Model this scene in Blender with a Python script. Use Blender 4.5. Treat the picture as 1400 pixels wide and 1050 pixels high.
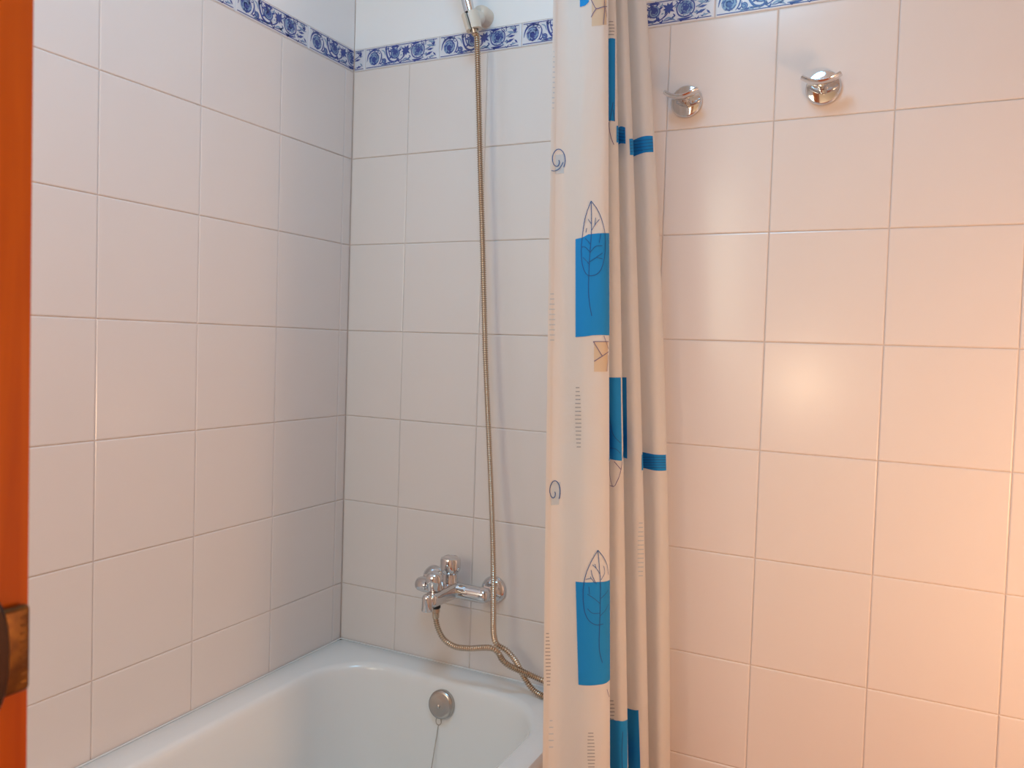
import bpy, bmesh, math, random
from mathutils import Vector, Matrix
from mathutils.bvhtree import BVHTree
from mathutils.geometry import interpolate_bezier

random.seed(7)
for o in list(bpy.data.objects): bpy.data.objects.remove(o)
S = bpy.context.scene
COL = S.collection
PI = math.pi

# ------------------------------------------------------------------ camera
F_PX, PPX, PPY = 1068.25, 736.49, 511.12            # calibrated on the tile grid
CAM = Vector((1.1993, -1.4685, 1.2104))
RIGHT = Vector((0.9021048, 0.4302530, 0.0330048))
DOWN = Vector((0.0455057, -0.0187940, -0.9987873))
FWD = Vector((-0.4291109, 0.9025127, -0.0365332))
cd = bpy.data.cameras.new('camera')
cd.sensor_fit = 'HORIZONTAL'; cd.sensor_width = 36.0
cd.lens = 36.0 * F_PX / 1400
cd.shift_x = (700 - PPX) / 1400; cd.shift_y = (PPY - 525) / 1400
cd.clip_start = 0.02
cd.dof.use_dof = True; cd.dof.focus_distance = 1.5; cd.dof.aperture_fstop = 8.0
cam = bpy.data.objects.new('camera', cd); COL.objects.link(cam)
up, back = -DOWN, -FWD
cam.matrix_world = Matrix(((RIGHT.x, up.x, back.x, CAM.x), (RIGHT.y, up.y, back.y, CAM.y),
                           (RIGHT.z, up.z, back.z, CAM.z), (0, 0, 0, 1)))
S.camera = cam

# ------------------------------------------------------------------ world, lights, exposure
w = bpy.data.worlds.new('world'); S.world = w; w.use_nodes = True
w.node_tree.nodes['Background'].inputs[0].default_value = (0.75, 0.85, 1.0, 1)
w.node_tree.nodes['Background'].inputs[1].default_value = 0.05
S.view_settings.view_transform = 'Standard'; S.view_settings.look = 'None'
S.view_settings.gamma = 1; S.view_settings.use_curve_mapping = False
S.view_settings.exposure = 0.02

CEIL_W, CEIL_C = 9.28, (0.233, 0.655, 1.000)
WARM_W, WARM_C = 14.6, (1.0, 0.585, 0.308)
HALL_W, HALL_C = 16.00, (1.000, 0.750, 0.487)
FILL_W, FILL_C = 4.80, (1.000, 0.912, 0.675)  # power and colour of the added window fill

def lamp(name, kind, loc, power, col, size):
    d = bpy.data.lights.new(name, kind); d.energy = power; d.color = col
    if kind == 'AREA': d.shape = 'DISK'; d.size = size
    else: d.shadow_soft_size = size
    o = bpy.data.objects.new(name, d); COL.objects.link(o); o.location = loc
    return o

LC, LW = (0.72, -0.92), (1.77, -0.64, 0.90)
lamp('ceiling_lamp_light', 'AREA', (LC[0], LC[1], 2.34), CEIL_W, CEIL_C, 0.46)

WX0, WX1, WZ0, WZ1 = 0.08, 0.58, 1.15, 1.95          # added frosted window over the bath foot, fill light for corner and tub
fill = lamp('window_fill_light', 'AREA', ((WX0 + WX1) / 2, -1.985, (WZ0 + WZ1) / 2), FILL_W, FILL_C, 0.5)  # added area fill for the bath alcove
fill.data.shape = 'RECTANGLE'; fill.data.size = WX1 - WX0; fill.data.size_y = WZ1 - WZ0
fill.rotation_euler = (math.radians(90), 0, 0)

# ------------------------------------------------------------------ helpers
def ray(x, y): return RIGHT * ((x - PPX) / F_PX) + DOWN * ((y - PPY) / F_PX) + FWD
def on(x, y, axis, v):
    d = ray(x, y); t = (v - CAM[axis]) / d[axis]; return CAM + d * t

def lin(c):
    c = [v / 255 for v in c]
    return tuple((v / 12.92 if v <= 0.04045 else ((v + 0.055) / 1.055) ** 2.4) for v in c) + (1,)

def mat(name, col, rough=0.5, metal=0.0, coat=0.0, spec=0.5, noise=None, bump=None, sheen=0):
    m = bpy.data.materials.new(name); m.use_nodes = True
    nt = m.node_tree; b = nt.nodes['Principled BSDF']
    c = lin(col)
    b.inputs['Base Color'].default_value = c
    b.inputs['Roughness'].default_value = rough; b.inputs['Metallic'].default_value = metal
    b.inputs['Coat Weight'].default_value = coat; b.inputs['Coat Roughness'].default_value = 0.08
    b.inputs['Specular IOR Level'].default_value = spec
    tc = nt.nodes.new('ShaderNodeTexCoord')
    if noise:
        sc, c2, amount = noise
        n = nt.nodes.new('ShaderNodeTexNoise'); n.inputs['Scale'].default_value = sc; n.inputs['Detail'].default_value = 4
        nt.links.new(tc.outputs['Object'], n.inputs['Vector'])
        mx = nt.nodes.new('ShaderNodeMix'); mx.data_type = 'RGBA'
        mr = nt.nodes.new('ShaderNodeMapRange'); mr.inputs[1].default_value = 0.3; mr.inputs[2].default_value = 0.7
        mr.inputs[4].default_value = amount
        nt.links.new(n.outputs[0], mr.inputs[0]); nt.links.new(mr.outputs[0], mx.inputs[0])
        mx.inputs[6].default_value = c; mx.inputs[7].default_value = lin(c2)
        nt.links.new(mx.outputs[2], b.inputs['Base Color'])
    if bump:
        sc, st, dist = bump
        n = nt.nodes.new('ShaderNodeTexNoise'); n.inputs['Scale'].default_value = sc; n.inputs['Detail'].default_value = 3
        nt.links.new(tc.outputs['Object'], n.inputs['Vector'])
        bp = nt.nodes.new('ShaderNodeBump'); bp.inputs['Strength'].default_value = st; bp.inputs['Distance'].default_value = dist
        nt.links.new(n.outputs[0], bp.inputs['Height']); nt.links.new(bp.outputs[0], b.inputs['Normal'])
    return m

def wood_mat(name):
    m = bpy.data.materials.new(name); m.use_nodes = True
    nt = m.node_tree; b = nt.nodes['Principled BSDF']
    tc = nt.nodes.new('ShaderNodeTexCoord'); mp = nt.nodes.new('ShaderNodeMapping')
    mp.inputs['Scale'].default_value = (26, 26, 0.9)
    n = nt.nodes.new('ShaderNodeTexNoise'); n.inputs['Scale'].default_value = 1.6; n.inputs['Detail'].default_value = 5
    n.inputs['Distortion'].default_value = 0.6
    cr = nt.nodes.new('ShaderNodeValToRGB')
    cr.color_ramp.elements[0].position = 0.3; cr.color_ramp.elements[0].color = lin((152, 58, 0))
    cr.color_ramp.elements[1].position = 0.72; cr.color_ramp.elements[1].color = lin((204, 102, 0))
    nt.links.new(tc.outputs['Object'], mp.inputs[0]); nt.links.new(mp.outputs[0], n.inputs['Vector'])
    nt.links.new(n.outputs[0], cr.inputs[0]); nt.links.new(cr.outputs[0], b.inputs['Base Color'])
    b.inputs['Roughness'].default_value = 0.35; b.inputs['Specular IOR Level'].default_value = 0.18; b.inputs['Coat Weight'].default_value = 0.04
    b.inputs['Coat Roughness'].default_value = 0.12
    return m

def cloth_mat(name, col, trans=0.4):
    m = bpy.data.materials.new(name); m.use_nodes = True
    nt = m.node_tree; b = nt.nodes['Principled BSDF']; out = nt.nodes['Material Output']
    c = lin(col)
    b.inputs['Base Color'].default_value = c; b.inputs['Roughness'].default_value = 0.75
    b.inputs['Specular IOR Level'].default_value = 0.25
    t = nt.nodes.new('ShaderNodeBsdfTranslucent'); t.inputs[0].default_value = c
    tc = nt.nodes.new('ShaderNodeTexCoord')
    n = nt.nodes.new('ShaderNodeTexNoise'); n.inputs['Scale'].default_value = 11; n.inputs['Detail'].default_value = 5
    n.inputs['Distortion'].default_value = 1.2
    mp = nt.nodes.new('ShaderNodeMapping'); mp.inputs['Scale'].default_value = (1, 1, 0.45)
    nt.links.new(tc.outputs['Object'], mp.inputs[0]); nt.links.new(mp.outputs[0], n.inputs['Vector'])
    bp = nt.nodes.new('ShaderNodeBump'); bp.inputs['Strength'].default_value = 0.5; bp.inputs['Distance'].default_value = 0.010
    nt.links.new(n.outputs[0], bp.inputs['Height']); nt.links.new(bp.outputs[0], b.inputs['Normal'])
    mx = nt.nodes.new('ShaderNodeMixShader'); mx.inputs[0].default_value = trans
    nt.links.new(b.outputs[0], mx.inputs[1]); nt.links.new(t.outputs[0], mx.inputs[2])
    nt.links.new(mx.outputs[0], out.inputs[0])
    return m

def emit_mat(name, col, strength):
    m = bpy.data.materials.new(name); m.use_nodes = True
    b = m.node_tree.nodes['Principled BSDF']
    b.inputs['Base Color'].default_value = (0.9, 0.9, 0.9, 1)
    b.inputs['Emission Color'].default_value = tuple(col) + (1,); b.inputs['Emission Strength'].default_value = strength
    return m

M = dict(
    tile=mat('tile_glaze', (229, 221, 217), 0.21, spec=0.5, noise=(6, (227, 218, 213), 0.5), bump=(14, 0.03, 0.002)),
    border=mat('border_glaze', (220, 222, 230), 0.28),
    dblue=mat('border_dark_blue', (62, 78, 152), 0.3),
    lblue=mat('border_light_blue', (132, 158, 192), 0.3),
    grout=mat('grout', (222, 208, 199), 0.9, noise=(40, (210, 192, 180), 0.6)),
    plaster=mat('white_plaster', (242, 243, 245), 0.85, bump=(60, 0.08, 0.002)),
    cream=mat('cream_paint', (240, 232, 224), 0.8, bump=(60, 0.08, 0.002)),
    terra=mat('terracotta', (196, 112, 66), 0.45, noise=(9, (176, 92, 52), 0.8)),
    enamel=mat('white_enamel', (236, 236, 235), 0.16, coat=0.3, noise=(3, (233, 232, 230), 0.5)),
    apron=mat('bath_panel_tile', (226, 210, 198), 0.35, noise=(6, (220, 202, 190), 0.5)),
    chrome=mat('chrome', (214, 214, 216), 0.07, 1.0),
    steel=mat('brushed_steel', (188, 182, 176), 0.24, 1.0),
    hose=mat('hose_metal', (198, 180, 160), 0.24, 1.0),
    brass=mat('aged_brass', (116, 74, 22), 0.42, 0.7, noise=(90, (70, 36, 8), 0.9)),
    darkbrass=mat('dark_bronze', (48, 22, 10), 0.4, 0.7, noise=(40, (24, 8, 4), 0.8)),
    ivory=mat('ivory_plastic', (228, 216, 200), 0.35),
    rubber=mat('black_rubber', (24, 24, 26), 0.6),
    caulk=mat('white_caulk', (226, 224, 222), 0.5),
    wood=wood_mat('varnished_orange_wood'),
    cloth=cloth_mat('curtain_white', (228, 225, 222), 0.44),
    pblue=cloth_mat('print_blue', (26, 134, 206), 0.12),
    pdark=cloth_mat('print_line_dark_blue', (40, 88, 150), 0.1),
    pline=cloth_mat('print_line_violet', (104, 96, 140), 0.1),
    pgrey=cloth_mat('print_tick_grey', (164, 164, 168), 0.1),
    ppale=cloth_mat('print_pale_blue', (190, 202, 212), 0.2),
    pbeige=cloth_mat('print_beige', (214, 196, 172), 0.25),
)

def obj(name, me, m=None, parent=None, smooth=None):
    if isinstance(me, bmesh.types.BMesh):
        bm = me; me = bpy.data.meshes.new(name)
        bmesh.ops.recalc_face_normals(bm, faces=bm.faces)
        bm.to_mesh(me); bm.free()
    if m is not None and not me.materials: me.materials.append(m)
    if smooth is not None:
        for p in me.polygons: p.use_smooth = True
        if smooth < 3: me.set_sharp_from_angle(angle=smooth)
    o = bpy.data.objects.new(name, me); COL.objects.link(o)
    if parent is not None: o.parent = parent; o.matrix_parent_inverse = Matrix.Translation(-parent.location)
    return o

def empty(name, loc):
    o = bpy.data.objects.new(name, None); COL.objects.link(o); o.location = loc; o.empty_display_size = 0.05
    return o
def tag(o, label, cat=None, group=None, kind=None):
    o['label'] = label
    if cat: o['category'] = cat
    if group: o['group'] = group
    if kind: o['kind'] = kind
    return o

def box(bm, lo, hi, bev=0.0, seg=2):
    r = bmesh.ops.create_cube(bm, size=1)
    c = [(a + b) / 2 for a, b in zip(lo, hi)]; d = [abs(b - a) for a, b in zip(lo, hi)]
    for v in r['verts']: v.co = Vector((v.co.x * d[0] + c[0], v.co.y * d[1] + c[1], v.co.z * d[2] + c[2]))
    if bev:
        es = {e for v in r['verts'] for e in v.link_edges}
        bmesh.ops.bevel(bm, geom=list(es), offset=bev, segments=seg, profile=0.5, affect='EDGES')

def lathe(bm, prof, base, axis, seg=32):
    """prof: (radius, height) pairs along axis from base"""
    a = Vector(axis).normalized(); q = Vector((0, 0, 1)).rotation_difference(a).to_matrix(); base = Vector(base)
    rings = []
    for r, h in prof:
        if r < 1e-6: rings.append([bm.verts.new(base + a * h)])
        else: rings.append([bm.verts.new(base + q @ Vector((r * math.cos(2 * PI * k / seg), r * math.sin(2 * PI * k / seg), h))) for k in range(seg)])
    for A, B in zip(rings, rings[1:]):
        for k in range(seg):
            k2 = (k + 1) % seg
            if len(A) == 1 and len(B) == 1: continue
            if len(A) == 1: bm.faces.new((A[0], B[k2], B[k]))
            elif len(B) == 1: bm.faces.new((A[k], A[k2], B[0]))
            else: bm.faces.new((A[k], A[k2], B[k2], B[k]))

def catmull(P, n):
    P = [Vector(p) for p in P]; out = []
    Q = [P[0] * 2 - P[1]] + P + [P[-1] * 2 - P[-2]]
    for i in range(1, len(Q) - 2):
        a, b, c, d = Q[i - 1], Q[i], Q[i + 1], Q[i + 2]
        for k in range(n):
            t = k / n
            out.append(0.5 * ((2 * b) + (c - a) * t + (2 * a - 5 * b + 4 * c - d) * t * t + (3 * b - a - 3 * c + d) * t ** 3))
    out.append(P[-1]); return out

def resample(P, step):
    out = [P[0].copy()]; acc = 0
    for a, b in zip(P, P[1:]):
        L = (b - a).length; d = step - acc
        while d <= L:
            out.append(a + (b - a) * (d / L)); d += step
        acc = (acc + L) % step if L else acc
    return out

def tube(bm, P, radii, seg=12, caps=True):
    n = len(P); t0 = (P[1] - P[0]).normalized()
    u = t0.orthogonal().normalized(); rings = []
    for i in range(n):
        t = (P[min(i + 1, n - 1)] - P[max(i - 1, 0)]).normalized()
        u = (u - t * u.dot(t)).normalized(); v = t.cross(u)
        r = radii[i] if isinstance(radii, (list, tuple)) else radii
        rings.append([bm.verts.new(P[i] + (u * math.cos(2 * PI * k / seg) + v * math.sin(2 * PI * k / seg)) * r) for k in range(seg)])
    for A, B in zip(rings, rings[1:]):
        for k in range(seg): bm.faces.new((A[k], A[(k + 1) % seg], B[(k + 1) % seg], B[k]))
    if caps: bm.faces.new(rings[0][::-1]); bm.faces.new(rings[-1])

# ------------------------------------------------------------------ room shell
T, Z0 = 0.2, 1.83                     # tile size, top of the tiling (under the border)
RX, RY, RZ = 1.92, -2.0, 2.45         # room: x 0..RX, y RY..0
TH = 0.0024

def slab(name, lo, hi, m, label, parts=None):
    bm = bmesh.new(); box(bm, lo, hi)
    o = obj(name, bm, m); tag(o, label, kind='structure'); return o

floor = slab('floor', (-0.1, -3.7, -0.1), (RX + 0.1, 0.1, -0.008), M['grout'], 'terracotta tiled bathroom floor')
ceiling = slab('ceiling', (-0.1, -3.7, RZ), (RX + 0.1, 0.1, RZ + 0.1), M['plaster'], 'plain white bathroom ceiling')
wall_left = slab('wall_left', (-0.1, RY, -0.1), (-TH, 0.1, RZ), M['grout'], 'wall of square pale pink tiles beside the bathtub')
wall_back = slab('wall_back', (-TH, TH, -0.1), (RX + 0.1, 0.1, RZ), M['grout'], 'wall of square pale pink tiles with taps and hooks')
wall_right = slab('wall_right', (RX, RY, -0.1), (RX + 0.1, TH, RZ), M['cream'], 'plain cream wall outside the picture')
DX0, DX1, DH = 0.68, 1.46, 2.04       # door opening in the front wall
bm = bmesh.new()
for lo, hi in (((-0.1, RY - 0.1, -0.1), (WX0, RY, RZ)), ((WX1, RY - 0.1, -0.1), (DX0, RY, RZ)), ((WX0, RY - 0.1, -0.1), (WX1, RY, WZ0)), ((WX0, RY - 0.1, WZ1), (WX1, RY, RZ))): box(bm, lo, hi)
box(bm, (DX1, RY - 0.1, -0.1), (RX + 0.1, RY, RZ)); box(bm, (DX0, RY - 0.1, DH), (DX1, RY, RZ))
tag(obj('wall_front', bm, M['cream']), 'plain cream wall with the doorway', kind='structure')
bm = bmesh.new()
box(bm, (-0.1, -3.7, -0.1), (RX + 0.1, -3.6, RZ)); box(bm, (-0.1, -3.6, -0.1), (0.0, RY - 0.1, RZ)); box(bm, (RX, -3.6, -0.1), (RX + 0.1, RY - 0.1, RZ))
tag(obj('wall_hall', bm, M['cream']), 'plain cream walls of the hall behind the doorway', kind='structure')

win = empty('fill_window_1', ((WX0 + WX1) / 2, RY - 0.05, WZ0)); tag(win, 'added frosted fill-light window, unseen, over the foot of the bathtub', kind='structure')
bm = bmesh.new()
for lo, hi in (((WX0, RY - .07, WZ0), (WX0 + .04, RY - .02, WZ1)), ((WX1 - .04, RY - .07, WZ0), (WX1, RY - .02, WZ1)), ((WX0 + .04, RY - .07, WZ0), (WX1 - .04, RY - .02, WZ0 + .04)), ((WX0 + .04, RY - .07, WZ1 - .04), (WX1 - .04, RY - .02, WZ1))): box(bm, lo, hi, .003, 1)
obj('fill_window_frame', bm, M['caulk'], win)
bm = bmesh.new(); box(bm, (WX0 + .04, RY - .05, WZ0 + .04), (WX1 - .04, RY - .044, WZ1 - .04)); obj('fill_pane', bm, emit_mat('frosted_fill_glow', FILL_C, 0.25 * FILL_W), win)  # glowing pane of the added window

# floor tiles (terracotta squares, 30 cm)
fm = None
for i in range(8):
    for j in range(7):
        x0, y0 = i * 0.3, -j * 0.3
        if x0 + 0.3 < 0.6: continue
        if fm is None:
            bm = bmesh.new(); box(bm, (0.002, -0.298, -0.008), (0.298, -0.002, 0.0), 0.002, 1)
            fm = bpy.data.meshes.new('floor_tile'); bm.to_mesh(fm); bm.free(); fm.materials.append(M['terra'])
        if x0 + 0.3 > RX + 0.05: continue
        o = obj('tile', fm, None, floor); o.location = (x0, y0, 0)

# wall tiles.  local mesh: u along wall, w up, front face at depth 0
def tile_mesh(wd, ht, m, name, g=0.00045, ch=0.0019):
    bm = bmesh.new()
    def ring(ins, d): return [bm.verts.new((x, d, z)) for x, z in ((ins, ins), (wd - ins, ins), (wd - ins, ht - ins), (ins, ht - ins))]
    R = [ring(g, TH), ring(g, ch * 0.9), ring(g + ch * 0.45, ch * 0.25), ring(g + ch * 1.2, 0.0)]
    for A, B in zip(R, R[1:]):
        for k in range(4): bm.faces.new((A[k], A[(k + 1) % 4], B[(k + 1) % 4], B[k]))
    bm.faces.new(R[-1])
    me = bpy.data.meshes.new(name); bmesh.ops.recalc_face_normals(bm, faces=bm.faces); bm.to_mesh(me); bm.free()
    me.materials.append(m)
    return me
cache = {}
def get_tile(wd, ht, m, name):
    k = (round(wd, 4), round(ht, 4), name)
    if k not in cache: cache[k] = tile_mesh(wd, ht, M[m], name)
    return cache[k]

ROTA = PI / 2                         # wall A: local +x -> world +y, local +y(depth) -> world -x
def place(wall, me, name, u, z, wallname):
    o = obj(name, me, None, wall)
    jit = random.uniform(-0.0002, 0.0002); tz = random.uniform(-0.0012, 0.0012); tx = random.uniform(-0.0012, 0.0012)
    if wallname == 'B': o.location = (u, 0.0003 + jit, z); o.rotation_euler = (tx, 0, tz)
    else: o.location = (-0.0003 - jit, u, z); o.rotation_euler = (tx, 0, ROTA + tz)
    return o
rows = [Z0 - T * (k + 1) for k in range(9)] + [0.0]
CA, CB = 0.0285, 0.1552               # cut pieces in the corner
colsB = [(0.0, CB)]; x = CB
while x < RX - 0.01: colsB.append((x, min(T, RX - x))); x += T
colsA = [(-CA, CA)]; y = -CA
while y > RY + 0.01: wd = min(T, y - RY); colsA.append((y - wd, wd)); y -= wd
for z in rows:
    ht = T if z > 0.001 else rows[-2]
    if ht < 0.02: continue
    for u, wd in colsB:
        if z + ht < 0.45 and u + wd < 0.64: continue
        place(wall_back, get_tile(wd, ht, 'tile', 'wall_tile'), 'tile', u, z, 'B')
    for u, wd in colsA:
        if z + ht < 0.45 and u > -1.7: continue
        place(wall_left, get_tile(wd, ht, 'tile', 'wall_tile'), 'tile', u, z, 'A')

# plaster above the border
BH = 0.05
for nm, wl, lo, hi in (('plaster', wall_back, (0, 0.0012, Z0 + BH + 0.0012), (RX, TH, RZ)), ('plaster', wall_left, (-TH, RY, Z0 + BH + 0.0012), (-0.0012, 0, RZ))):
    bm = bmesh.new(); box(bm, lo, hi); obj(nm, bm, M['plaster'], wl)

# border tiles with blue scroll-and-rose print
def border_print(u0, u1, L=0.2):
    """ribbons and blobs in tile coordinates; keep what lies in [u0,u1]"""
    faces = []                                  # (list of (u,v), material, layer)
    def ribbon(P, wd, m=0, layer=2, taper=False):
        n = len(P)
        for i in range(n - 1):
            def off(j):
                a, b = P[max(j - 1, 0)], P[min(j + 1, n - 1)]
                dx, dy = b[0] - a[0], b[1] - a[1]; l = math.hypot(dx, dy) or 1
                ww = wd * 0.5 * ((1 - abs(2 * j / (n - 1) - 1) ** 2) * 0.8 + 0.2 if taper else 1)
                return (-dy / l * ww, dx / l * ww)
            o1, o2 = off(i), off(i + 1)
            faces.append(([(P[i][0] + o1[0], P[i][1] + o1[1]), (P[i][0] - o1[0], P[i][1] - o1[1]),
                           (P[i + 1][0] - o2[0], P[i + 1][1] - o2[1]), (P[i + 1][0] + o2[0], P[i + 1][1] + o2[1])], m, layer))
    def blob(cx, cy, rx, ry, m=1, layer=1, wob=0.0, n=16):
        P = [(cx + rx * (1 + wob * math.cos(5 * t)) * math.cos(t), cy + ry * (1 + wob * math.cos(5 * t)) * math.sin(t)) for t in [2 * PI * k / n for k in range(n)]]
        for k in range(n): faces.append(([(cx, cy), P[k], P[(k + 1) % n]], m, layer))
    def spiral(cx, cy, r0, r1, turns, a0, wd, dirn=1, m=0):
        n = int(14 * turns)
        ribbon([(cx + (r0 + (r1 - r0) * k / n) * math.cos(a0 + dirn * 2 * PI * turns * k / n), cy + (r0 + (r1 - r0) * k / n) * math.sin(a0 + dirn * 2 * PI * turns * k / n)) for k in range(n + 1)], wd, m)
    def curve(P, wd, m=0, n=8, taper=False, layer=2):
        Q = catmull([Vector((a, b, 0)) for a, b in P], n); ribbon([(q.x, q.y) for q in Q], wd, m, layer, taper)
    def wedge(x, y, ang, ln, wd, m=0):
        ca, sa = math.cos(ang), math.sin(ang)
        faces.append(([(x, y), (x + ca * ln * .5 - sa * wd / 2, y + sa * ln * .5 + ca * wd / 2), (x + ca * ln, y + sa * ln), (x + ca * ln * .5 + sa * wd / 2, y + sa * ln * .5 - ca * wd / 2)], m, 3))
    H = BH
    k = 24
    ribbon([(0.004 + (L - 0.008) * i / k, 0.0045) for i in range(k + 1)], 0.0016)
    ribbon([(0.004 + (L - 0.008) * i / k, H - 0.0045) for i in range(k + 1)], 0.0016)
    # big rose
    blob(.026, .023, .0145, .0145, 1); blob(.026, .022, .006, .006, 0, 2, .25)
    spiral(.026, .0225, .003, .0150, 2.3, 0.4, .0022)
    for q, a in enumerate((0.3, 1.3, 2.4, 3.5, 4.6, 5.6)): wedge(.026 + .007 * math.cos(a), .0225 + .007 * math.sin(a), a + 1.0, .010, .005, q % 2); wedge(.146 + .007 * math.cos(a), .0275 + .007 * math.sin(a), a - 1.0, .010, .005, q % 2)
    curve([(.006, .018), (.010, .033), (.020, .0415), (.034, .042), (.044, .037)], .0042, 0, taper=True)
    curve([(.044, .037), (.047, .028), (.044, .016), (.038, .008)], .003, 0, taper=True)
    curve([(.046, .040), (.054, .036), (.058, .026)], .003, 1, taper=True)
    # curl
    spiral(.0535, .0145, .0015, .0065, 1.6, 2.6, .0022, -1); blob(.0535, .0145, .0055, .0055, 1, 1)
    curve([(.048, .008), (.058, .0075), (.068, .009), (.078, .008)], .004, 0, taper=True)
    # U scroll with hanging rose
    curve([(.0585, .044), (.0600, .034), (.0640, .022), (.0720, .0125), (.0840, .0095), (.0950, .015)], .0042, 0)
    curve([(.0660, .044), (.0670, .034), (.0710, .024), (.0790, .0175)], .0024, 0)
    blob(.0840, .028, .0125, .012, 1, 1, .06); blob(.084, .030, .0060, .0065, 0, 2, .25)
    spiral(.084, .028, .003, .0125, 1.9, 1.0, .0022)
    for a in (0.4, 1.1, 2.0, 2.7, 3.7, 5.2): wedge(.084 + .009 * math.cos(a), .028 + .009 * math.sin(a), a, .011, .0045)
    curve([(.072, .0425), (.084, .0435), (.096, .042)], .0042, 0, taper=True)
    # star flower
    blob(.113, .031, .0075, .0075, 1, 1, .2)
    for q in range(8): wedge(.113, .031, 0.2 + q * PI / 4, .0145 if q % 2 else .0115, .0052)
    curve([(.096, .010), (.106, .017), (.113, .024)], .0028, 0, taper=True)
    curve([(.100, .0065), (.112, .013), (.120, .010), (.128, .006)], .004, 1, taper=True)
    curve([(.104, .0075), (.116, .010), (.126, .016)], .0022, 0, taper=True)
    # second rose in a ring
    blob(.146, .028, .015, .0135, 1, 1); blob(.146, .027, .0055, .006, 0, 2, .3)
    spiral(.146, .0275, .003, .0115, 1.9, 2.2, .0021)
    curve([(.133, .039), (.129, .028), (.133, .016), (.144, .011), (.156, .0135), (.1625, .022), (.162, .034), (.155, .041)], .0026, 0)
    curve([(.130, .008), (.145, .0070), (.160, .009)], .0040, 0, taper=True)
    curve([(.128, .044), (.140, .0435), (.150, .0435)], .0030, 0, taper=True)
    # leaves at the end
    for (x, y, a, ln, wd) in ((.167, .013, .35, .020, .006), (.170, .024, .15, .018, .005), (.168, .036, -.25, .020, .006), (.176, .0085, .1, .016, .004), (.172, .042, -.05, .020, .004), (.184, .030, .9, .012, .004), (.186, .018, -.8, .012, .004)):
        wedge(x, y, a, ln, wd, random.choice((0, 0, 1)))
    curve([(.166, .026), (.178, .031), (.190, .040)], .0020, 0)
    # foliage filling the ground
    rnd = random.Random(5)
    for q in range(46):
        x, y = rnd.uniform(.008, .190), rnd.choice((rnd.uniform(.006, .015), rnd.uniform(.035, .044)))
        a = rnd.uniform(-.9, .9)
        curve([(x, y), (x + .005 * math.cos(a), y + .005 * math.sin(a)), (x + .009 * math.cos(a + .9), y + .007 * math.sin(a + .9))], rnd.uniform(.0016, .0034), rnd.choice((0, 0, 1)), 4, True)
    for q in range(22):
        x, y = rnd.uniform(.010, .185), rnd.uniform(.012, .038)
        a = rnd.uniform(0, 6.28)
        wedge(x, y, a, rnd.uniform(.006, .011), rnd.uniform(.002, .004), rnd.choice((0, 1, 1)))
    bm = bmesh.new(); mi = []
    for P, m, layer in faces:
        if any(p[0] < u0 + 0.001 or p[0] > u1 - 0.001 or p[1] < 0.002 or p[1] > H - 0.002 for p in P): continue
        try: bm.faces.new([bm.verts.new((p[0] - u0, -0.0002 - 0.00012 * layer, p[1])) for p in P]).material_index = m
        except ValueError: pass
    me = bpy.data.meshes.new('border_print'); bm.to_mesh(me); bm.free()
    me.materials.append(M['dblue']); me.materials.append(M['lblue'])
    return me
pr_cache = {}
def border(wall, wn, u, u0, u1):
    wd = u1 - u0
    k = (round(u0, 4), round(u1, 4))
    if k not in pr_cache: pr_cache[k] = border_print(u0, u1)
    o = place(wall, get_tile(wd + (0.002 if wd > 0.19 else 0), BH, 'border', 'border_tile'), 'border_tile', u, Z0 + 0.001, wn)
    p = bpy.data.objects.new('printed_pattern', pr_cache[k]); COL.objects.link(p); p.parent = o
J = 0.031
border(wall_back, 'B', 0.0, 0.2 - J, 0.2)
u = J
while u < RX - 0.02:
    w2 = min(0.2, RX - u); border(wall_back, 'B', u, 0.0, w2); u += 0.2022
border(wall_left, 'A', -0.152, 0.0, 0.152)
y = -0.152
while y - 0.2 > RY - 0.001: border(wall_left, 'A', y - 0.2012, 0.0, 0.2); y -= 0.2012

# ------------------------------------------------------------------ bathtub
def rrect(x0, x1, y0, y1, r, z, nc=14, ns=10):
    P = []
    for cx, cy, a0 in ((x1 - r, y1 - r, 0), (x0 + r, y1 - r, PI / 2), (x0 + r, y0 + r, PI), (x1 - r, y0 + r, 1.5 * PI)):
        arc = [(cx + r * math.cos(a0 + PI / 2 * k / nc), cy + r * math.sin(a0 + PI / 2 * k / nc)) for k in range(nc + 1)]
        if P:
            ax, ay = P[-1]; bx, by = arc[0]
            P += [(ax + (bx - ax) * k / ns, ay + (by - ay) * k / ns) for k in range(1, ns)]
        P += arc
    ax, ay = P[-1]; bx, by = P[0]
    P += [(ax + (bx - ax) * k / ns, ay + (by - ay) * k / ns) for k in range(1, ns)]
    return [(x, y, z) for x, y in P]
RIM = 0.4983
TX, TY = 0.650, -1.66
bath = empty('bathtub', (0.33, -0.83, 0.0))
tag(bath, 'white enamel bathtub set into the tiled corner behind the curtain', 'bathtub')
bm = bmesh.new()
g = 0.0025
ix0, ix1, iy0, iy1 = 0.066, 0.606, TY + 0.07, -0.066
L = [rrect(g, TX - 0.004, TY, -g, 0.006, RIM - 0.045), rrect(g, TX, TY, -g, 0.008, RIM - 0.030),
     rrect(g, TX, TY, -g, 0.010, RIM - 0.012), rrect(g + 0.001, TX - 0.004, TY + 0.003, -g - 0.001, 0.012, RIM - 0.003),
     rrect(g + 0.006, TX - 0.012, TY + 0.01, -g - 0.006, 0.014, RIM)]
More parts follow.
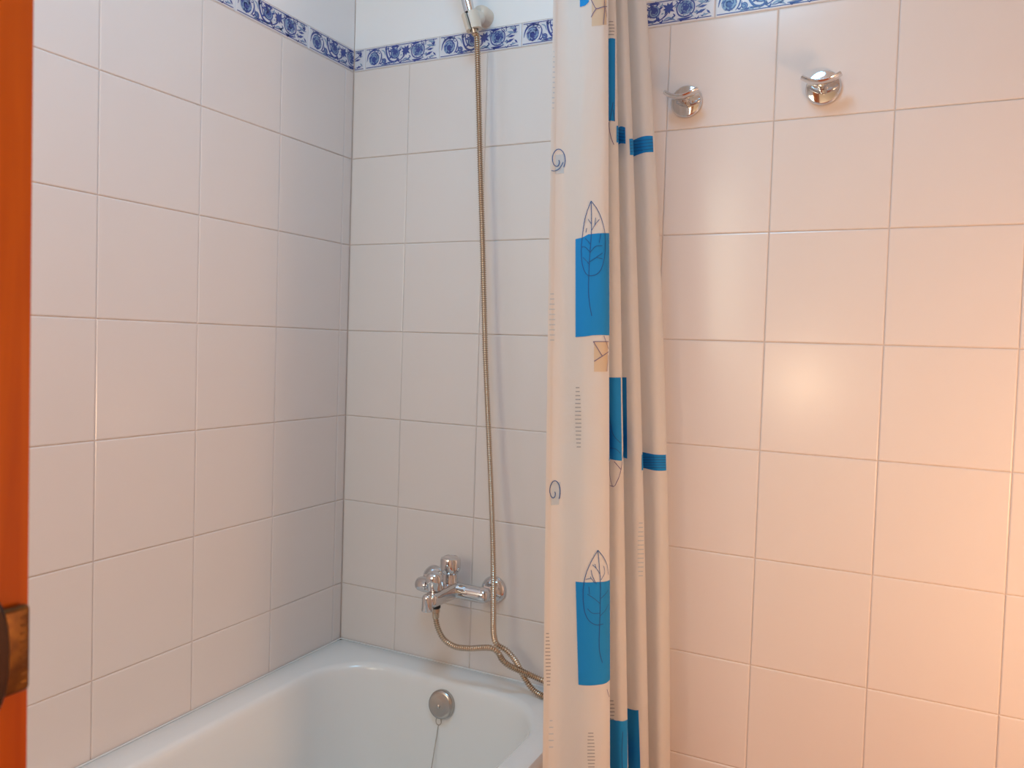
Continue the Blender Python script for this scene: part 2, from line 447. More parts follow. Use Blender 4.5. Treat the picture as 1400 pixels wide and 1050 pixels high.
for d, z, r in ((0.0, -0.0005, .135), (0.005, -0.0020, .133), (0.0095, -0.0060, .131), (0.0125, -0.0120, .13), (0.0145, -0.022, .128),
                (0.022, -0.08, .125), (0.032, -0.16, .122), (0.044, -0.25, .12), (0.056, -0.31, .12), (0.075, -0.345, .11), (0.10, -0.362, .10), (0.15, -0.370, .07), (0.22, -0.374, .03)):
    L.append(rrect(ix0 + d, ix1 - d, iy0 + d * 1.8, iy1 - d, r, RIM + z))
rings = [[bm.verts.new(p) for p in l] for l in L]
for A, B in zip(rings, rings[1:]):
    n = len(A)
    for k in range(n): bm.faces.new((A[k], A[(k + 1) % n], B[(k + 1) % n], B[k]))
bm.faces.new(rings[-1])
obj('basin', bm, M['enamel'], bath, smooth=0.7)
bm = bmesh.new(); box(bm, (TX - 0.045, TY, 0.001), (TX - 0.010, -0.002, RIM - 0.032), 0.002, 1)
obj('front_panel', bm, M['apron'], bath)
bm = bmesh.new()
tube(bm, [Vector((.0024, TY, RIM - .0015)), Vector((.0024, -0.0024, RIM - .0015)), Vector((TX - 0.01, -.0024, RIM - .0015))], 0.0021, 8)
obj('sealant_bead', bm, M['caulk'], bath, smooth=1.0)

# overflow cover on the tap end wall of the basin, plug chain
oc = on(604, 963, 1, -0.088)
nrm = Vector((0, -0.985, 0.17)).normalized()
oc = Vector((oc.x, -0.0845, oc.z))
ov = bmesh.new()
lathe(ov, [(0, -0.004), (.0285, -0.004), (.0295, 0), (.0295, .007), (.028, .0105), (.0235, .0130), (.0215, .0128), (.016, .0142), (0, .0150)], oc, nrm, 40)
ovo = obj('overflow_cover', ov, M['steel'], bath, smooth=0.9); ovo['label'] = 'round steel overflow cover'
bm = bmesh.new(); lathe(bm, [(.0042, 0), (.0042, .0012), (.0030, .0022), (0, .0024)], oc + nrm * .0150 + Vector((-0.002, 0, -0.003)), nrm, 16)
obj('screw', bm, M['steel'], ovo, smooth=0.8)
bm = bmesh.new()
lo = oc + Vector((-0.006, -0.004, -0.0300))
rg = [lo + Vector((0.0065 * math.cos(t), -0.001, -0.007 + 0.008 * math.sin(t))) for t in [2 * PI * k / 20 for k in range(21)]]
tube(bm, rg, 0.0009, 6, False)
obj('chain_ring', bm, M['steel'], ovo, smooth=1)
bm = bmesh.new()
c0 = rg[15]; tip = on(588, 1062, 1, -0.118)
for i in range(46):
    p = c0.lerp(tip, i / 45 * 1.25); p.y -= 0.0
    bmesh.ops.create_uvsphere(bm, u_segments=6, v_segments=4, radius=0.0013, matrix=Matrix.Translation(p))
tube(bm, [c0, c0.lerp(tip, 1.25)], 0.0005, 5)
ch = obj('plug_chain', bm, M['steel'], ovo, smooth=1)

# ------------------------------------------------------------------ bath mixer
mx = empty('bath_mixer', (0.337, 0, 0.682))
tag(mx, 'chrome bath mixer tap with two round knobs and hose outlet on the tiled wall', 'tap')
ZB, YB = 0.683, -0.050
for xf in (0.4126, 0.2615):
    bm = bmesh.new()
    lathe(bm, [(.0290, 0.0005), (.0290, .003), (.0275, .008), (.0225, .014), (.0165, .0180), (.0150, .0190)], (xf, 0, ZB), (0, -1, 0), 40)
    obj('wall_flange', bm, M['chrome'], mx, smooth=0.9)
    bm = bmesh.new()
    lathe(bm, [(.0135, 0.016), (.0135, .022), (.0165, .0225), (.0165, .034), (.0140, .0350), (.012, 0.05)], (xf, 0, ZB), (0, -1, 0), 6)
    obj('union_nut', bm, M['chrome'], mx)
bm = bmesh.new()
lathe(bm, [(0, -.0900), (.008, -.0895), (.0130, -.0865), (.0155, -.080), (.0165, -.070), (.0168, -.03), (.0175, 0), (.0168, .03), (.0165, .070), (.0155, .080), (.0130, .0865), (.008, .0895), (0, .0900)], (0.337, YB, ZB), (1, 0, 0), 32)
obj('body', bm, M['chrome'], mx, smooth=1.2)
# spout: tapering block running out from the wall
bm = bmesh.new()
secs = [(-0.040, .034, .034, 0.000), (-0.060, .036, .035, 0.000), (-0.085, .0335, .034, 0.0005), (-0.110, .031, .0325, 0.0005), (-0.128, .029, .030, 0.000), (-0.137, .027, .027, -0.0005), (-0.141, .021, .021, -0.001)]
rr = []
for yy, wd, ht, dz in secs:
    ring = []
    for k in range(24):
        a = 2 * PI * k / 24; c, s = math.cos(a), math.sin(a); e = 0.6
        ring.append(bm.verts.new((0.337 + wd / 2 * math.copysign(abs(c) ** e, c), yy, ZB + dz + ht / 2 * math.copysign(abs(s) ** e, s))))
    rr.append(ring)
for A, B in zip(rr, rr[1:]):
    for k in range(24): bm.faces.new((A[k], A[(k + 1) % 24], B[(k + 1) % 24], B[k]))
bm.faces.new(rr[0]); bm.faces.new(rr[-1])
obj('spout', bm, M['chrome'], mx, smooth=0.9)
bm = bmesh.new()
lathe(bm, [(0, .034), (.007, .0335), (.0105, .031), (.0114, .026), (.0120, .002), (.0114, 0), (.0095, 0), (.009, .004), (0, .004)], (0.3340, -0.1390, ZB - 0.0205), (0, 0, 1), 28)
obj('aerator', bm, M['chrome'], mx, smooth=0.8)
bm = bmesh.new()
lathe(bm, [(.0145, 0.008), (.0175, .017), (.0166, .0195), (.0166, .036), (.0176, .0370), (.0205, .0420), (.0218, .0480), (.0218, .064), (.0200, .0690), (.0145, .0718), (.0135, .0708), (0, .0716)], (0.3335, YB - 0.004, ZB), (0, 0, 1), 40)
obj('mixer_knob', bm, M['chrome'], mx, smooth=0.7)
bm = bmesh.new()
kb = Vector((0.3330, -0.110, ZB + 0.013)); ax = Vector((-0.05, -0.12, 1))
lathe(bm, [(.0115, 0), (.0128, .001), (.0128, .003), (.0168, .0045), (.0172, .007), (.0172, .0190), (.0182, .0215), (.0182, .0265), (.0165, .0340), (.0120, .0390), (.006, .0415), (0, .042)], kb, ax, 40)
obj('diverter_knob', bm, M['chrome'], mx, smooth=0.7)
bm = bmesh.new()
lathe(bm, [(.006, 0), (.0065, .006), (.0098, .008), (.0102, .012), (.0085, .0155), (.004, .0168), (0, .017)], kb + Vector((-0.012, -0.004, 0.009)), (-1, -0.30, 0.02), 24)
obj('stop_button', bm, M['chrome'], mx, smooth=0.8)
OUT = Vector((0.337, -0.112, ZB - 0.018))
bm = bmesh.new()
lathe(bm, [(.0095, 0.004), (.0095, -.0030), (.0062, -.0035), (.0062, -.005)], OUT, (0, 0, 1), 24)
obj('hose_outlet', bm, M['rubber'], mx, smooth=0.6)

# ------------------------------------------------------------------ hand shower, holder, hose
hold = empty('shower_holder', (0.349, 0, 1.905))
tag(hold, 'ivory plastic shower holder on the wall above the blue border', 'shower holder')
A1 = on(645, 28, 1, -0.060)                          # axis point of the clip
dirh = Vector((-0.26, -0.12, 1.0)).normalized()      # the handle leans away from the wall
wb = on(664, 25, 1, 0.0); wb.y = 0.0012
bm = bmesh.new()
lathe(bm, [(.0195, 0), (.0195, .016), (.0185, .024), (.0150, .031), (.008, .034), (0, .0345)], wb, (0, -1, 0), 32)
obj('wall_base', bm, M['ivory'], hold, smooth=0.8)
bm = bmesh.new()
P = [wb + Vector((0, -0.022, 0)), wb.lerp(A1, 0.55) + Vector((0.002, 0, 0)), A1 + (wb - A1).normalized() * 0.010]
tube(bm, P, [.0125, .0118, .011], 16)
obj('arm', bm, M['ivory'], hold, smooth=1)
bm = bmesh.new()                                     # C-shaped clip, open to the front
q = Vector((0, 0, 1)).rotation_difference(dirh).to_matrix()
towall = (wb - A1); towall.z = 0; aw = math.atan2(towall.y, towall.x)
ro, ri, h0, h1, NN = 0.0185, 0.0118, -0.020, 0.014, 36
vs = []
for k in range(NN + 1):
    a = aw - 2.92 + 5.80 * k / NN
    row = []
    for r, h, f in ((ri, h0, .80), (ro, h0, .90), (ro, h1, 1), (ri, h1, 1.05)):
        row.append(bm.verts.new(A1 + q @ Vector((r * f * math.cos(a), r * f * math.sin(a), h))))
    vs.append(row)
for a, b in zip(vs, vs[1:]):
    for k in range(4): bm.faces.new((a[k], a[(k + 1) % 4], b[(k + 1) % 4], b[k]))
bm.faces.new(vs[0]); bm.faces.new(vs[-1])
obj('clip', bm, M['ivory'], hold, smooth=0.6)

hs = empty('hand_shower', A1)
tag(hs, 'chrome hand shower resting in the ivory wall holder', 'hand shower')
bm = bmesh.new()
lathe(bm, [(0, -.018), (.0070, -.018), (.0080, -.014), (.0104, .012), (.0100, .0145), (.0100, .016), (.0112, .017), (.0120, .06), (.0125, .13), (.0115, .19)], A1, dirh, 28)
obj('handle', bm, M['chrome'], hs, smooth=0.7)
bm = bmesh.new(); hc = A1 + dirh * 0.205 + Vector((0.0, -0.012, 0.01))
lathe(bm, [(0, -.020), (.016, -.018), (.030, -.008), (.036, .008), (.036, .016), (.033, .019), (0, .020)], hc, Vector((0.05, -0.85, -0.45)), 36)
obj('spray_head', bm, M['chrome'], hs, smooth=0.7)
bm = bmesh.new(); lathe(bm, [(.0104, 0.0142), (.0118, .0142), (.0118, .0172), (.0106, .0172)], A1, dirh, 28)
obj('collar', bm, M['rubber'], hs, smooth=0.6)

hb = A1 - dirh * 0.0185
strand1 = [(652, 52, -.054), (654.5, 140, -.052), (657, 240, -.050), (660, 340, -.050), (663.5, 480, -.052), (668, 590, -.056), (672.5, 700, -.066), (674.5, 780, -.081), (674.5, 840, -.082), (675, 866, -.080), (679, 880.5, -.076), (692, 889, -.070), (703, 901, -.064), (710.5, 914, -.058), (718, 928, -.056), (728, 942, -.056), (740, 955, -.056), (752, 964, -.060)]
strand2 = [(742, 930.5, -.050), (725, 923, -.058), (711, 917, -.072), (697, 910.5, -.086), (687, 902.5, -.094), (681.5, 893, -.098), (673, 886.5, -.100), (660, 885.5, -.102), (643, 886.5, -.106), (622, 884, -.110), (607, 874, -.112), (598.5, 858, -.112)]
HP = [hb, hb - dirh * 0.008 + Vector((0, 0, -0.004))] + [on(a, b, 1, c) for a, b, c in strand1]
e1 = HP[-1]; e2 = on(*strand2[0][:2], 1, strand2[0][2])
HP += [Vector((0.612, -0.075, RIM + 0.0075)), Vector((0.632, -0.060, RIM + 0.012)), Vector((0.618, -0.045, RIM + 0.022))]
HP += [on(a, b, 1, c) for a, b, c in strand2] + [OUT + Vector((-0.0005, 0, -0.020)), OUT + Vector((0, 0, -0.006))]
for v in HP:
    if v.z < RIM + 0.0070: v.z = RIM + 0.0070
path = resample(catmull(HP, 24), 0.0009)
hose = empty('shower_hose', HP[-1])
tag(hose, 'ribbed metal shower hose hanging from the holder and looping back to the tap', 'shower hose')
bm = bmesh.new()
rad = [0.0048 + 0.0019 * max(0.0, math.sin(2 * PI * (i + 0.5) / 5)) ** 0.6 if math.sin(2 * PI * (i + 0.5) / 5) > 0 else 0.0048 for i in range(len(path))]
tube(bm, path, rad, 12)
obj('flexible_tube', bm, M['hose'], hose, smooth=1.0)
bm = bmesh.new()
lathe(bm, [(.0062, -.020), (.0072, -.018), (.0074, -.008), (.0084, -.007), (.0084, .001), (.006, .0015)], OUT + Vector((0, 0, -0.005)), (0, 0, 1), 20)
obj('hose_nut', bm, M['hose'], hose, smooth=0.6)
bm = bmesh.new()
lathe(bm, [(.0060, -.008), (.0066, -.007), (.0070, 0.002), (.0055, .003)], hb - dirh * 0.001, dirh, 20)
obj('hose_nut', bm, M['steel'], hose, smooth=0.6)

# ------------------------------------------------------------------ towel hooks
def hook(cx, cz, label):
    h = empty('towel_hook', (cx, 0, cz)); tag(h, label, 'towel hook', 'chrome towel hooks on the tiled wall')
    bm = bmesh.new(); lathe(bm, [(.0300, .0005), (.0306, .003), (.0300, .006), (.0275, .0090), (.0245, .0096), (.014, .0108), (0, .0112)], (cx, 0, cz), (0, -1, 0), 44)
    obj('wall_disc', bm, M['chrome'], h, smooth=0.6)
    bm = bmesh.new()
    tube(bm, catmull([(cx, -0.008, cz), (cx, -0.024, cz - 0.001), (cx, -0.034, cz - 0.003), (cx, -0.042, cz - 0.003)], 6), [.0085] * 6 + [.0075] * 6 + [.0070] * 7, 20)
    obj('stem', bm, M['chrome'], h, smooth=1)
    bm = bmesh.new()                       # upturned curved bar
    n = 28; rows_ = []
    for k in range(n + 1):
        t = -1 + 2 * k / n
        x = cx + 0.0315 * t; z = cz - 0.003 + 0.0125 * t * t
        slope = math.atan2(0.025 * t, 0.0315)
        wdt = 0.0125 * math.sqrt(max(0.0, 1 - (abs(t) ** 4) * 0.6))
        ring = []
        for m_ in range(14):
            a = 2 * PI * m_ / 14
            dy = wdt * math.cos(a); dn = 0.0042 * math.sin(a)
            ring.append(bm.verts.new((x - math.sin(slope) * dn, -0.0420 - 0.002 * (1 - t * t) + dy, z + math.cos(slope) * dn)))
        rows_.append(ring)
    for A, B in zip(rows_, rows_[1:]):
        for m_ in range(14): bm.faces.new((A[m_], A[(m_ + 1) % 14], B[(m_ + 1) % 14], B[m_]))
    bm.faces.new(rows_[0]); bm.faces.new(rows_[-1])
    obj('curved_bar', bm, M['chrome'], h, smooth=1.0)
hook(0.7935, 1.6800, 'chrome towel hook with upturned bar beside the shower curtain')
hook(1.0385, 1.6790, 'chrome towel hook with upturned bar away from the shower curtain, mid-tile')

# ------------------------------------------------------------------ shower curtain
PROF = {  # image row -> (pixel column, depth along view) around the folds
 20: [(756, 1.20), (775, 1.206), (800, 1.196), (822, 1.200), (830, 1.214), (831, 1.235), (822, 1.29), (812, 1.325), (818, 1.325), (830, 1.292), (840, 1.290), (842, 1.312), (834, 1.36), (824, 1.385), (832, 1.38), (848, 1.347), (856, 1.350), (858, 1.372), (846, 1.415), (842, 1.432), (854, 1.425), (870, 1.402), (882, 1.408), (885, 1.425), (880, 1.448)],
 525: [(748, 1.195), (770, 1.203), (800, 1.192), (822, 1.197), (831, 1.212), (832, 1.235), (822, 1.29), (812, 1.325), (820, 1.32), (836, 1.284), (848, 1.286), (850, 1.308), (840, 1.36), (832, 1.385), (842, 1.378), (862, 1.346), (873, 1.350), (875, 1.372), (862, 1.415), (858, 1.432), (872, 1.425), (892, 1.398), (905, 1.403), (909, 1.422), (904, 1.446)],
 1040: [(742, 1.19), (765, 1.20), (800, 1.190), (822, 1.195), (832, 1.210), (833, 1.232), (822, 1.29), (812, 1.325), (824, 1.315), (845, 1.280), (856, 1.284), (858, 1.306), (846, 1.36), (838, 1.385), (850, 1.375), (872, 1.344), (884, 1.349), (886, 1.372), (872, 1.415), (868, 1.432), (882, 1.422), (900, 1.392), (912, 1.399), (916, 1.420), (910, 1.442)],
}
NSUB, ZT, ZBOT, NZ = 10, 2.03, 0.20, 92
def prof_pts(row):
    P = []
    for pxx, t in PROF[row]:
        P.append(CAM + ray(pxx, row) * t)
    return P
base = {r: prof_pts(r) for r in PROF}
def plan_at(z):
    out = []
    for a, b, c in zip(base[20], base[525], base[1040]):
        # quadratic through three heights (linear beyond them)
        za, zb, zc = a.z, b.z, c.z
        zz = min(max(z, zc - 0.05), za + 0.05)
        la = (zz - zb) * (zz - zc) / ((za - zb) * (za - zc)); lb = (zz - za) * (zz - zc) / ((zb - za) * (zb - zc)); lc = (zz - za) * (zz - zb) / ((zc - za) * (zc - zb))
        p = a * la + b * lb + c * lc
        out.append(Vector((p.x, p.y, 0)))
    return out
from mathutils import noise as mnoise
rowsz = [ZT + (ZBOT - ZT) * j / NZ for j in range(NZ + 1)]
GRID = []
for z in rowsz:
    ln = catmull(plan_at(z), NSUB)
    R_ = []
    for i, p in enumerate(ln):
        nz = mnoise.noise(Vector((i * 0.045, z * 5.0, 3.1))) * 0.0022 + mnoise.noise(Vector((i * 0.10, z * 11.0, 8.1))) * 0.0008
        R_.append(Vector((p.x + nz * 0.4, min(p.y - nz, -0.006), z)))
    GRID.append(R_)
NC = len(GRID[0])
me = bpy.data.meshes.new('curtain_cloth')
me.from_pydata([v for r in GRID for v in r], [], [(j * NC + i, (j + 1) * NC + i, (j + 1) * NC + i + 1, j * NC + i + 1) for j in range(NZ) for i in range(NC - 1)])
cur = empty('shower_curtain', (0.73, -0.2, ZBOT))
tag(cur, 'white fabric shower curtain with blue blocks, leaf and swirl prints, drawn aside', 'shower curtain')
cloth = obj('cloth', me, M['cloth'], cur, smooth=3.1)
BV = BVHTree.FromPolygons([v[:] for r in GRID for v in r], [tuple(p.vertices) for p in me.polygons])

def ev(c, z):
    f = (ZT - z) / (ZT - ZBOT) * NZ; j = min(max(int(f), 0), NZ - 1); fj = f - j
    c = min(max(c, 0.0), NC - 1.0001); i = int(c); fi = c - i
    a = GRID[j][i].lerp(GRID[j][i + 1], fi); b = GRID[j + 1][i].lerp(GRID[j + 1][i + 1], fi)
    return a.lerp(b, fj)
def evn(c, z):
    d1 = ev(c + 0.6, z) - ev(c - 0.6, z); d2 = ev(c, z + 0.004) - ev(c, z - 0.004)
    return d1.cross(d2).normalized()
SIGN = 1.0 if evn(25, 1.2).dot(ray(800, 500)) < 0 else -1.0
def hit(x, y):
    d = ray(x, y).normalized(); loc, nn, idx, dist = BV.ray_cast(CAM, d)
    if idx is None: return None
    j, i = divmod(idx, NC - 1); z = loc.z
    best, bc = 9, i
    for k in range(-4, 15):
        c = i + k / 10; dd = (ev(c, z) - loc).length
        if dd < best: best, bc = dd, c
    return (bc, z)
def hit_near(x, y, s=1):
    for k in range(0, 14):
        h = hit(x + s * k * 0.5, y)
        if h: return h
    return None

prints = []
_motif = [None]
def pm(m):
    if _motif[0] is not None:
        d = _motif[0]
        if m not in d: d[m] = bmesh.new()
        return d[m]
    bm = bmesh.new(); prints.append((m, bm, None)); return bm
def begin(): _motif[0] = {}
def end(name):
    for m, bm in _motif[0].items(): prints.append((m, bm, name))
    _motif[0] = None
def pt(c, z, off): return ev(c, z) + evn(c, z) * SIGN * off
OFF = 0.0007
def block(top, bot, m='pblue', extR=0.0, extL=0.0, off=OFF, nv=14):
    """filled print between a top and a bottom polyline given in pixels"""
    tp = [hit_near(*p, s=(1 if k == 0 else -1)) for k, p in enumerate(top)]; bp = [hit_near(*p, s=(1 if k == 0 else -1)) for k, p in enumerate(bot)]
    if None in tp or None in bp: return
    tp[-1] = (tp[-1][0] + extR, tp[-1][1]); bp[-1] = (bp[-1][0] + extR, bp[-1][1])
    tp[0] = (tp[0][0] - extL, tp[0][1]); bp[0] = (bp[0][0] - extL, bp[0][1])
    def at(P, s):
        f = s * (len(P) - 1); i = min(int(f), len(P) - 2); f -= i
        return P[i][0] + (P[i + 1][0] - P[i][0]) * f, P[i][1] + (P[i + 1][1] - P[i][1]) * f
    bm = pm(m); nu = max(4, int(abs(tp[-1][0] - tp[0][0]) * 1.5)); g = []
    nv = max(3, int(abs(tp[0][1] - bp[0][1]) / 0.008))
    for a in range(nu + 1):
        ct, zt = at(tp, a / nu); cb, zb = at(bp, a / nu)
        g.append([bm.verts.new(pt(ct + (cb - ct) * b / nv, zt + (zb - zt) * b / nv, off)) for b in range(nv + 1)])
    for a in range(nu):
        for b in range(nv): bm.faces.new((g[a][b], g[a + 1][b], g[a + 1][b + 1], g[a][b + 1]))
def line(P, m='pline', wd=0.0011, off=OFF * 1.6, smooth=True):
    Q = [Vector((a, b, 0)) for a, b in P]
    if smooth and len(Q) > 2: Q = catmull(Q, 8)
    Q = resample(Q, 1.6) + [Q[-1]]
    H = [hit(q.x, q.y) for q in Q]
    bm = pm(m); run = []
    def flush():
        n = len(run)
        if n > 1:
            pv = []
            for k in range(n):
                a = ev(*run[max(k - 1, 0)]); b = ev(*run[min(k + 1, n - 1)]); nn = evn(*run[k])
                d = (b - a)
                if d.length < 1e-7: d = Vector((0, 0, 1))
                s = d.normalized().cross(nn).normalized() * wd / 2
                c = pt(*run[k], off)
                pv.append((bm.verts.new(c + s), bm.verts.new(c - s)))
            for A, B in zip(pv, pv[1:]): bm.faces.new((A[0], A[1], B[1], B[0]))
        run.clear()
    for h in H:
        if h is None or (run and abs(h[0] - run[-1][0]) > 5): flush()
        if h: run.append(h)
    flush()
def ticks(x0, x1, y0, y1, step, lean=0, m='pgrey', wd=0.0016):
    y = y0; begin()
    while y < y1:
        f = (y - y0) / (y1 - y0); dx = lean * f; e = 1.5 * math.sin(f * PI)
        line([(x0 + dx - e, y), (x1 + dx + e, y)], m, wd, smooth=False); y += step
    end('tick_row_print')
def band(tl, tr, br, bl, n=5):
    block([tl, ((tl[0] + tr[0]) / 2, (tl[1] + tr[1]) / 2 - 0.5), tr], [bl, ((bl[0] + br[0]) / 2, (bl[1] + br[1]) / 2), br], 'pblue')
    begin()
    for k in range(1, n):
        f = k / n
        line([(tl[0] + (bl[0] - tl[0]) * f + .5, tl[1] + (bl[1] - tl[1]) * f), (tr[0] + (br[0] - tr[0]) * f - .5, tr[1] + (br[1] - tr[1]) * f)], 'pdark', 0.0009, smooth=False)
    end('band_stripe_print')

# -- front panel
block([(793, -30), (808, -30)], [(793, 10), (800, 8), (805, 3)])
block([(809, -30), (829, -30)], [(809, 36), (829, 34)], 'pbeige', off=OFF * .6)
begin()
line([(808, 0), (811, 6), (815, 12), (823, 10), (829, 9)]); line([(815, 12), (811, 18), (808, 24)]); line([(825, -8), (826, 10), (824.5, 34)]); line([(826, 10), (828, 17), (829, 24)])
end('leaf_line_print')
block([(750.2, 178), (751.4, 178)], [(750, 200), (751.2, 200)])
block([(752, 212), (771, 211)], [(752, 238), (771, 237)], 'ppale', off=OFF * .6)
def swirl(cx, cy, rx, ry):
    P = []
    for k in range(40):
        t = k / 39; a = 2.2 * PI * t * 1.05 - 0.2; r = 0.25 + 0.75 * t ** 0.8
        P.append((cx + rx * r * math.cos(a) - 2 * (1 - t), cy + ry * r * math.sin(a) + 3 * (1 - t)))
    line(P, 'pdark', 0.0013)
begin()
swirl(763, 217, 10.5, 17)
line([(752, 233), (758, 234), (765, 230), (770, 222)], 'pdark')
end('swirl_print')
block([(787, 327), (797, 324.5), (804, 320.5), (818, 319), (831, 318)], [(787, 461), (800, 460), (810, 458.5), (820, 458), (831.5, 458.5)], extR=4)
begin()
line([(808, 275), (803, 288), (799, 303), (796.5, 322), (795, 340), (796, 360), (801, 374), (808, 377), (817, 374), (823, 364), (826.5, 345), (826.5, 320), (822, 300), (816, 286), (808, 275)], 'pdark')
line([(808, 275), (808.5, 300), (808, 325), (806, 350), (805, 375), (804.5, 398), (806, 416), (809, 432)], 'pdark')
for P in ([(808, 316), (813, 308), (819, 300)], [(808, 306), (804, 300)], [(813, 308), (814, 298)], [(806, 346), (814, 337), (823, 336)], [(806, 358), (815, 352), (823, 346)], [(815, 352), (823, 354)], [(806, 344), (800, 338), (795, 338)], [(806, 362), (801, 356), (797, 352)], [(807, 334), (802, 328), (800, 326)], [(819, 332), (821, 320)], [(801, 318), (802, 312)]):
    line(P, 'pdark', 0.0009)
end('leaf_line_print')
block([(812, 467), (831, 467)], [(812, 508), (830, 508)], 'pbeige', off=OFF * .6)
begin()
for P in ([(811, 467), (831, 467)], [(811, 467), (823, 487), (831, 481)], [(823, 487), (812, 494)], [(825, 459), (831, 477)], [(831, 486), (829, 507)]): line(P, smooth=False)
end('leaf_line_print')
ticks(787.5, 792.5, 530, 616, 5.4, lean=1.5)
ticks(752, 757, 64, 152, 7, m='ppale'); ticks(752, 757, 402, 470, 7, m='ppale')
block([(750.5, 660), (766, 659)], [(750.5, 691), (764, 690)], 'ppale', off=OFF * .6)
swirl(758, 670, 8.5, 17)
block([(787, 795), (800, 796), (815, 795.5), (832, 794)], [(791, 936), (803, 937), (818, 936), (832, 931)], extR=4)
begin()
line([(817, 752), (809, 766), (802, 782), (798, 800), (797.5, 820), (800, 838), (806, 849), (815, 854), (824, 853)], 'pdark'); line([(817, 752), (824, 761), (829, 772), (831, 786)], 'pdark')
line([(817, 752), (819, 775), (820.5, 800), (820, 835), (819, 865), (819, 888), (823, 906)], 'pdark')
for P in ([(820, 785), (815, 777), (810, 772)], [(815, 777), (813, 771)], [(815, 798), (810, 788), (808, 779)], [(813, 797), (808, 791), (801, 792)], [(808, 791), (807, 788)], [(821, 793), (826, 783), (825, 774)], [(820, 825), (812, 818), (803, 812)], [(806, 812), (805, 802)], [(820, 838), (810, 838), (803, 832)], [(821, 818), (827, 812), (831, 806)], [(820, 842), (827, 834), (831, 826)]):
    line(P, 'pdark', 0.0009)
end('leaf_line_print')
ticks(746, 750, 866, 938, 5, lean=1.5); ticks(804, 811, 1002, 1058, 4.6, lean=1); ticks(751, 755, 985, 1030, 9, m='ppale')
line([(829, 942), (832, 953)], 'pline', smooth=False)
# -- second fold
ticks(833, 838, 30, 51, 4.4)
block([(832.5, 53), (840, 53)], [(832.5, 165), (839.5, 166)], extL=3, extR=1)
begin()
line([(832.8, 167), (834, 180), (836, 190), (839, 198)], 'pline'); line([(838, 140), (834, 166)], 'pdark'); line([(838, 150), (840, 166)], 'pdark')
end('leaf_line_print')
block([(833, 516), (848, 516)], [(833, 629), (849.5, 630)], extL=4, extR=0.5)
begin()
line([(833, 560), (838, 592), (848, 606)], 'pdark', .0009); line([(833, 612), (842, 614), (848, 620)], 'pdark', .0009)
line([(834, 631), (834.5, 650), (838, 664.5), (840.5, 664)]); line([(841, 664), (846, 652), (848.5, 642), (840, 631)], smooth=False); line([(833, 640), (834, 634)]); line([(833, 663), (838, 665)]); line([(848.5, 642), (850, 631)])
end('leaf_line_print')
ticks(834.5, 839.5, 958, 984, 5)
block([(834, 983.5), (846, 985), (857, 984)], [(834, 1064), (857, 1064)], extL=4, extR=1)
line([(851, 1000), (850, 1030), (851, 1056)], 'pdark')
# -- third fold
band((842.5, 172), (855, 174.5), (855.5, 197), (842.5, 195), 5)
block([(852.5, 516), (857, 516)], [(851.5, 627), (858, 627)], extL=2)
block([(859, 970.5), (873, 970.5)], [(859, 1064), (876, 1064)], extL=3)
ticks(873, 878, 715, 790, 6, m='ppale')
# -- last fold
band((860, 190), (892, 186), (893, 208), (861, 212), 5)
band((877, 621.5), (910, 621.5), (910.5, 643), (877, 643), 6)
names = dict(pblue='blue_block_print', pdark='blue_line_print', pline='violet_line_print', pgrey='tick_print', ppale='pale_blue_print', pbeige='beige_patch_print')
for k, bm, nm in prints:
    if not len(bm.faces): bm.free(); continue
    o = obj(nm or names[k], bm, M[k], cloth, smooth=3.1)
    if nm: o['kind'] = 'stuff'
bm = bmesh.new(); g_ = [[bm.verts.new(pt(c, z, 0.0005 + 0.0006 * math.sin(PI * c / 3.4))) for c in (0.0, 0.7, 1.7, 2.7, 3.4)] for z in rowsz]
for a, b in zip(g_, g_[1:]):
    for k in range(4): bm.faces.new((a[k], a[k + 1], b[k + 1], b[k]))
obj('side_hem', bm, M['cloth'], cloth, smooth=3.1)
# rod and rings (above the frame)
rod = empty('curtain_rod', (0.735, -1.0, 2.06)); tag(rod, 'white shower curtain rod spanning from the tap wall', 'curtain rod')
bm = bmesh.new(); tube(bm, [Vector((0.735, -0.012, 2.075)), Vector((0.735, RY + 0.002, 2.075))], 0.011, 20); obj('pole', bm, M['caulk'], rod, smooth=1)
bm = bmesh.new(); lathe(bm, [(.024, 0), (.024, .006), (.016, .014), (.0125, .016)], (0.735, 0.0008, 2.075), (0, -1, 0), 28); obj('end_flange', bm, M['caulk'], rod, smooth=0.8)
for k, i in enumerate((20, 80, 140, 200)):
    bm = bmesh.new(); yy = GRID[0][i].y
    tube(bm, [Vector((0.735 + 0.017 * math.cos(t), yy, 2.070 + 0.024 * math.sin(t))) for t in [2 * PI * q / 24 for q in range(25)]], 0.0018, 8, False)
    obj('curtain_ring', bm, M['caulk'], cur, smooth=1)

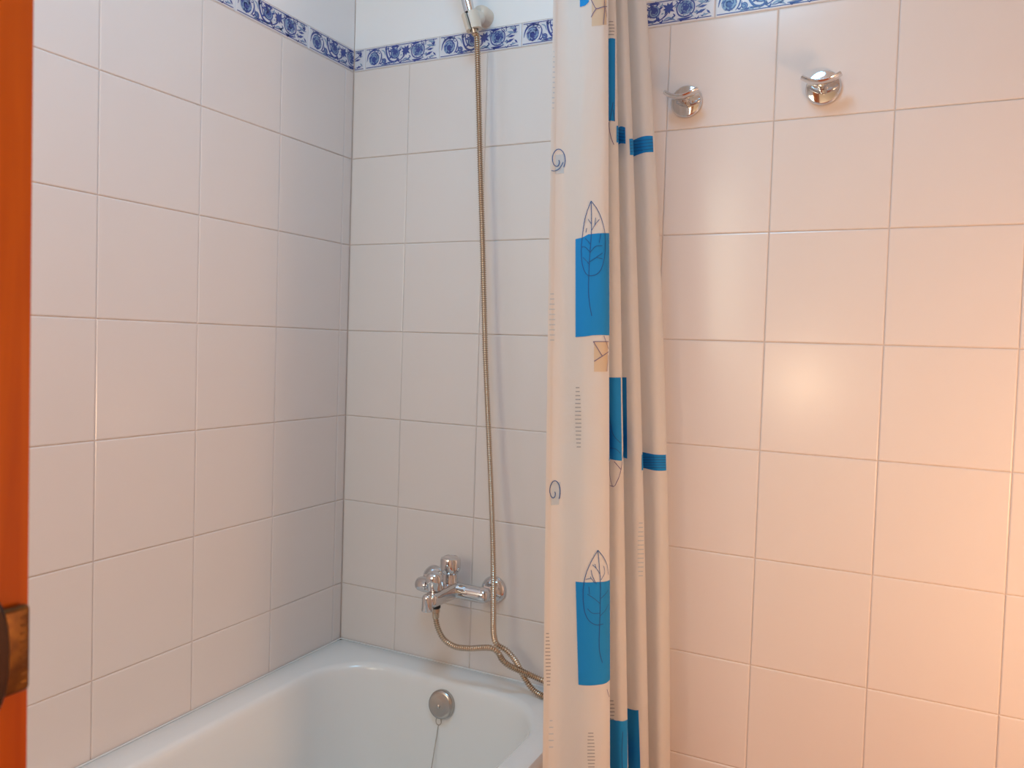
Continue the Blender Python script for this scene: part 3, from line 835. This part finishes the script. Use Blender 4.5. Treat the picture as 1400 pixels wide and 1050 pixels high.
# ------------------------------------------------------------------ open door at the left edge
EX = 0.690; EY = on(43, 500, 0, EX).y                # free edge of the leaf
door = empty('door_1', (EX, EY - 0.4, 0)); tag(door, 'open varnished orange wooden door', kind='structure')
bm = bmesh.new(); box(bm, (EX - 0.034, RY + 0.03, 0.012), (EX, EY, 2.02), 0.0015, 2)
obj('leaf', bm, M['wood'], door, smooth=0.6)
z1, z0 = on(42, 820, 0, EX).z, on(42, 935, 0, EX).z
bm = bmesh.new(); box(bm, (EX + 0.0003, EY - 0.034, z0), (EX + 0.008, EY - 0.0034, z1), 0.003, 3)
lc = obj('latch_case', bm, M['brass'], door, smooth=0.6)
for k in range(9):
    zz = z0 + 0.007 + (z1 - z0 - 0.014) * k / 8
    bm = bmesh.new(); tube(bm, [Vector((EX + 0.0078, EY - 0.0100, zz)), Vector((EX + 0.0078, EY - 0.0062, zz))], 0.0008, 6)
    obj('rib', bm, M['brass'], lc, smooth=1)
bm = bmesh.new()
zc = (z0 + z1) / 2 + 0.0015
P2 = [(math.cos(a), math.sin(a)) for a in [2 * PI * k / 40 for k in range(40)]]
rg = []
for sc, xx in ((1.0, 0.0003), (1.0, 0.012), (0.9, 0.0150), (0.0, 0.0155)):
    rg.append([bm.verts.new((EX + xx, EY - 0.0410 + 0.022 * sc * c, zc + 0.0460 * sc * math.copysign(abs(s_) ** 0.8, s_))) for c, s_ in P2] if sc else [bm.verts.new((EX + xx, EY - 0.0410, zc))])
for A, B in zip(rg, rg[1:]):
    for k in range(40):
        if len(B) == 1: bm.faces.new((A[k], A[(k + 1) % 40], B[0]))
        else: bm.faces.new((A[k], A[(k + 1) % 40], B[(k + 1) % 40], B[k]))
kp = obj('knob_plate', bm, M['darkbrass'], door, smooth=0.7)
# ------------------------------------------------------------------ lamps (outside the frame)
cl = empty('ceiling_lamp', (LC[0], LC[1], RZ)); tag(cl, 'round white ceiling lamp above the bathroom floor', 'lamp')
bm = bmesh.new(); lathe(bm, [(.17, -0.001), (.17, .03), (.16, .06), (.155, .06)], (LC[0], LC[1], RZ), (0, 0, -1), 40); obj('rim', bm, M['caulk'], cl, smooth=0.7)
bm = bmesh.new(); lathe(bm, [(.155, .055), (.12, .075), (.06, .088), (0, .090)], (LC[0], LC[1], RZ), (0, 0, -1), 40); obj('diffuser', bm, emit_mat('lamp_glass_cool', CEIL_C, 0.08 * CEIL_W), cl, smooth=1.2)
def sconce(name, wallpt, nrm_, lampt, power, col, label, rad=0.05):
    e = empty(name, wallpt); tag(e, label, 'lamp')
    bm = bmesh.new(); lathe(bm, [(.05, 0.0005), (.05, .012), (.03, .02), (.012, .022), (.012, (Vector(lampt) - Vector(wallpt)).length - 0.05)], wallpt, nrm_, 28); obj('bracket', bm, M['chrome'], e, smooth=0.6)
    l = lamp(name + '_light', 'POINT', lampt, power, col, rad)
    return e
sconce('wall_lamp', (RX, LW[1], LW[2]), (-1, 0, 0), LW, WARM_W, WARM_C, 'warm wall lamp on the cream wall', 0.11)
sconce('hall_lamp', (0.67, -3.6, 1.06), (0, 1, 0), (0.67, -3.0, 1.06), HALL_W, HALL_C, 'warm lamp on the hall wall behind the doorway')
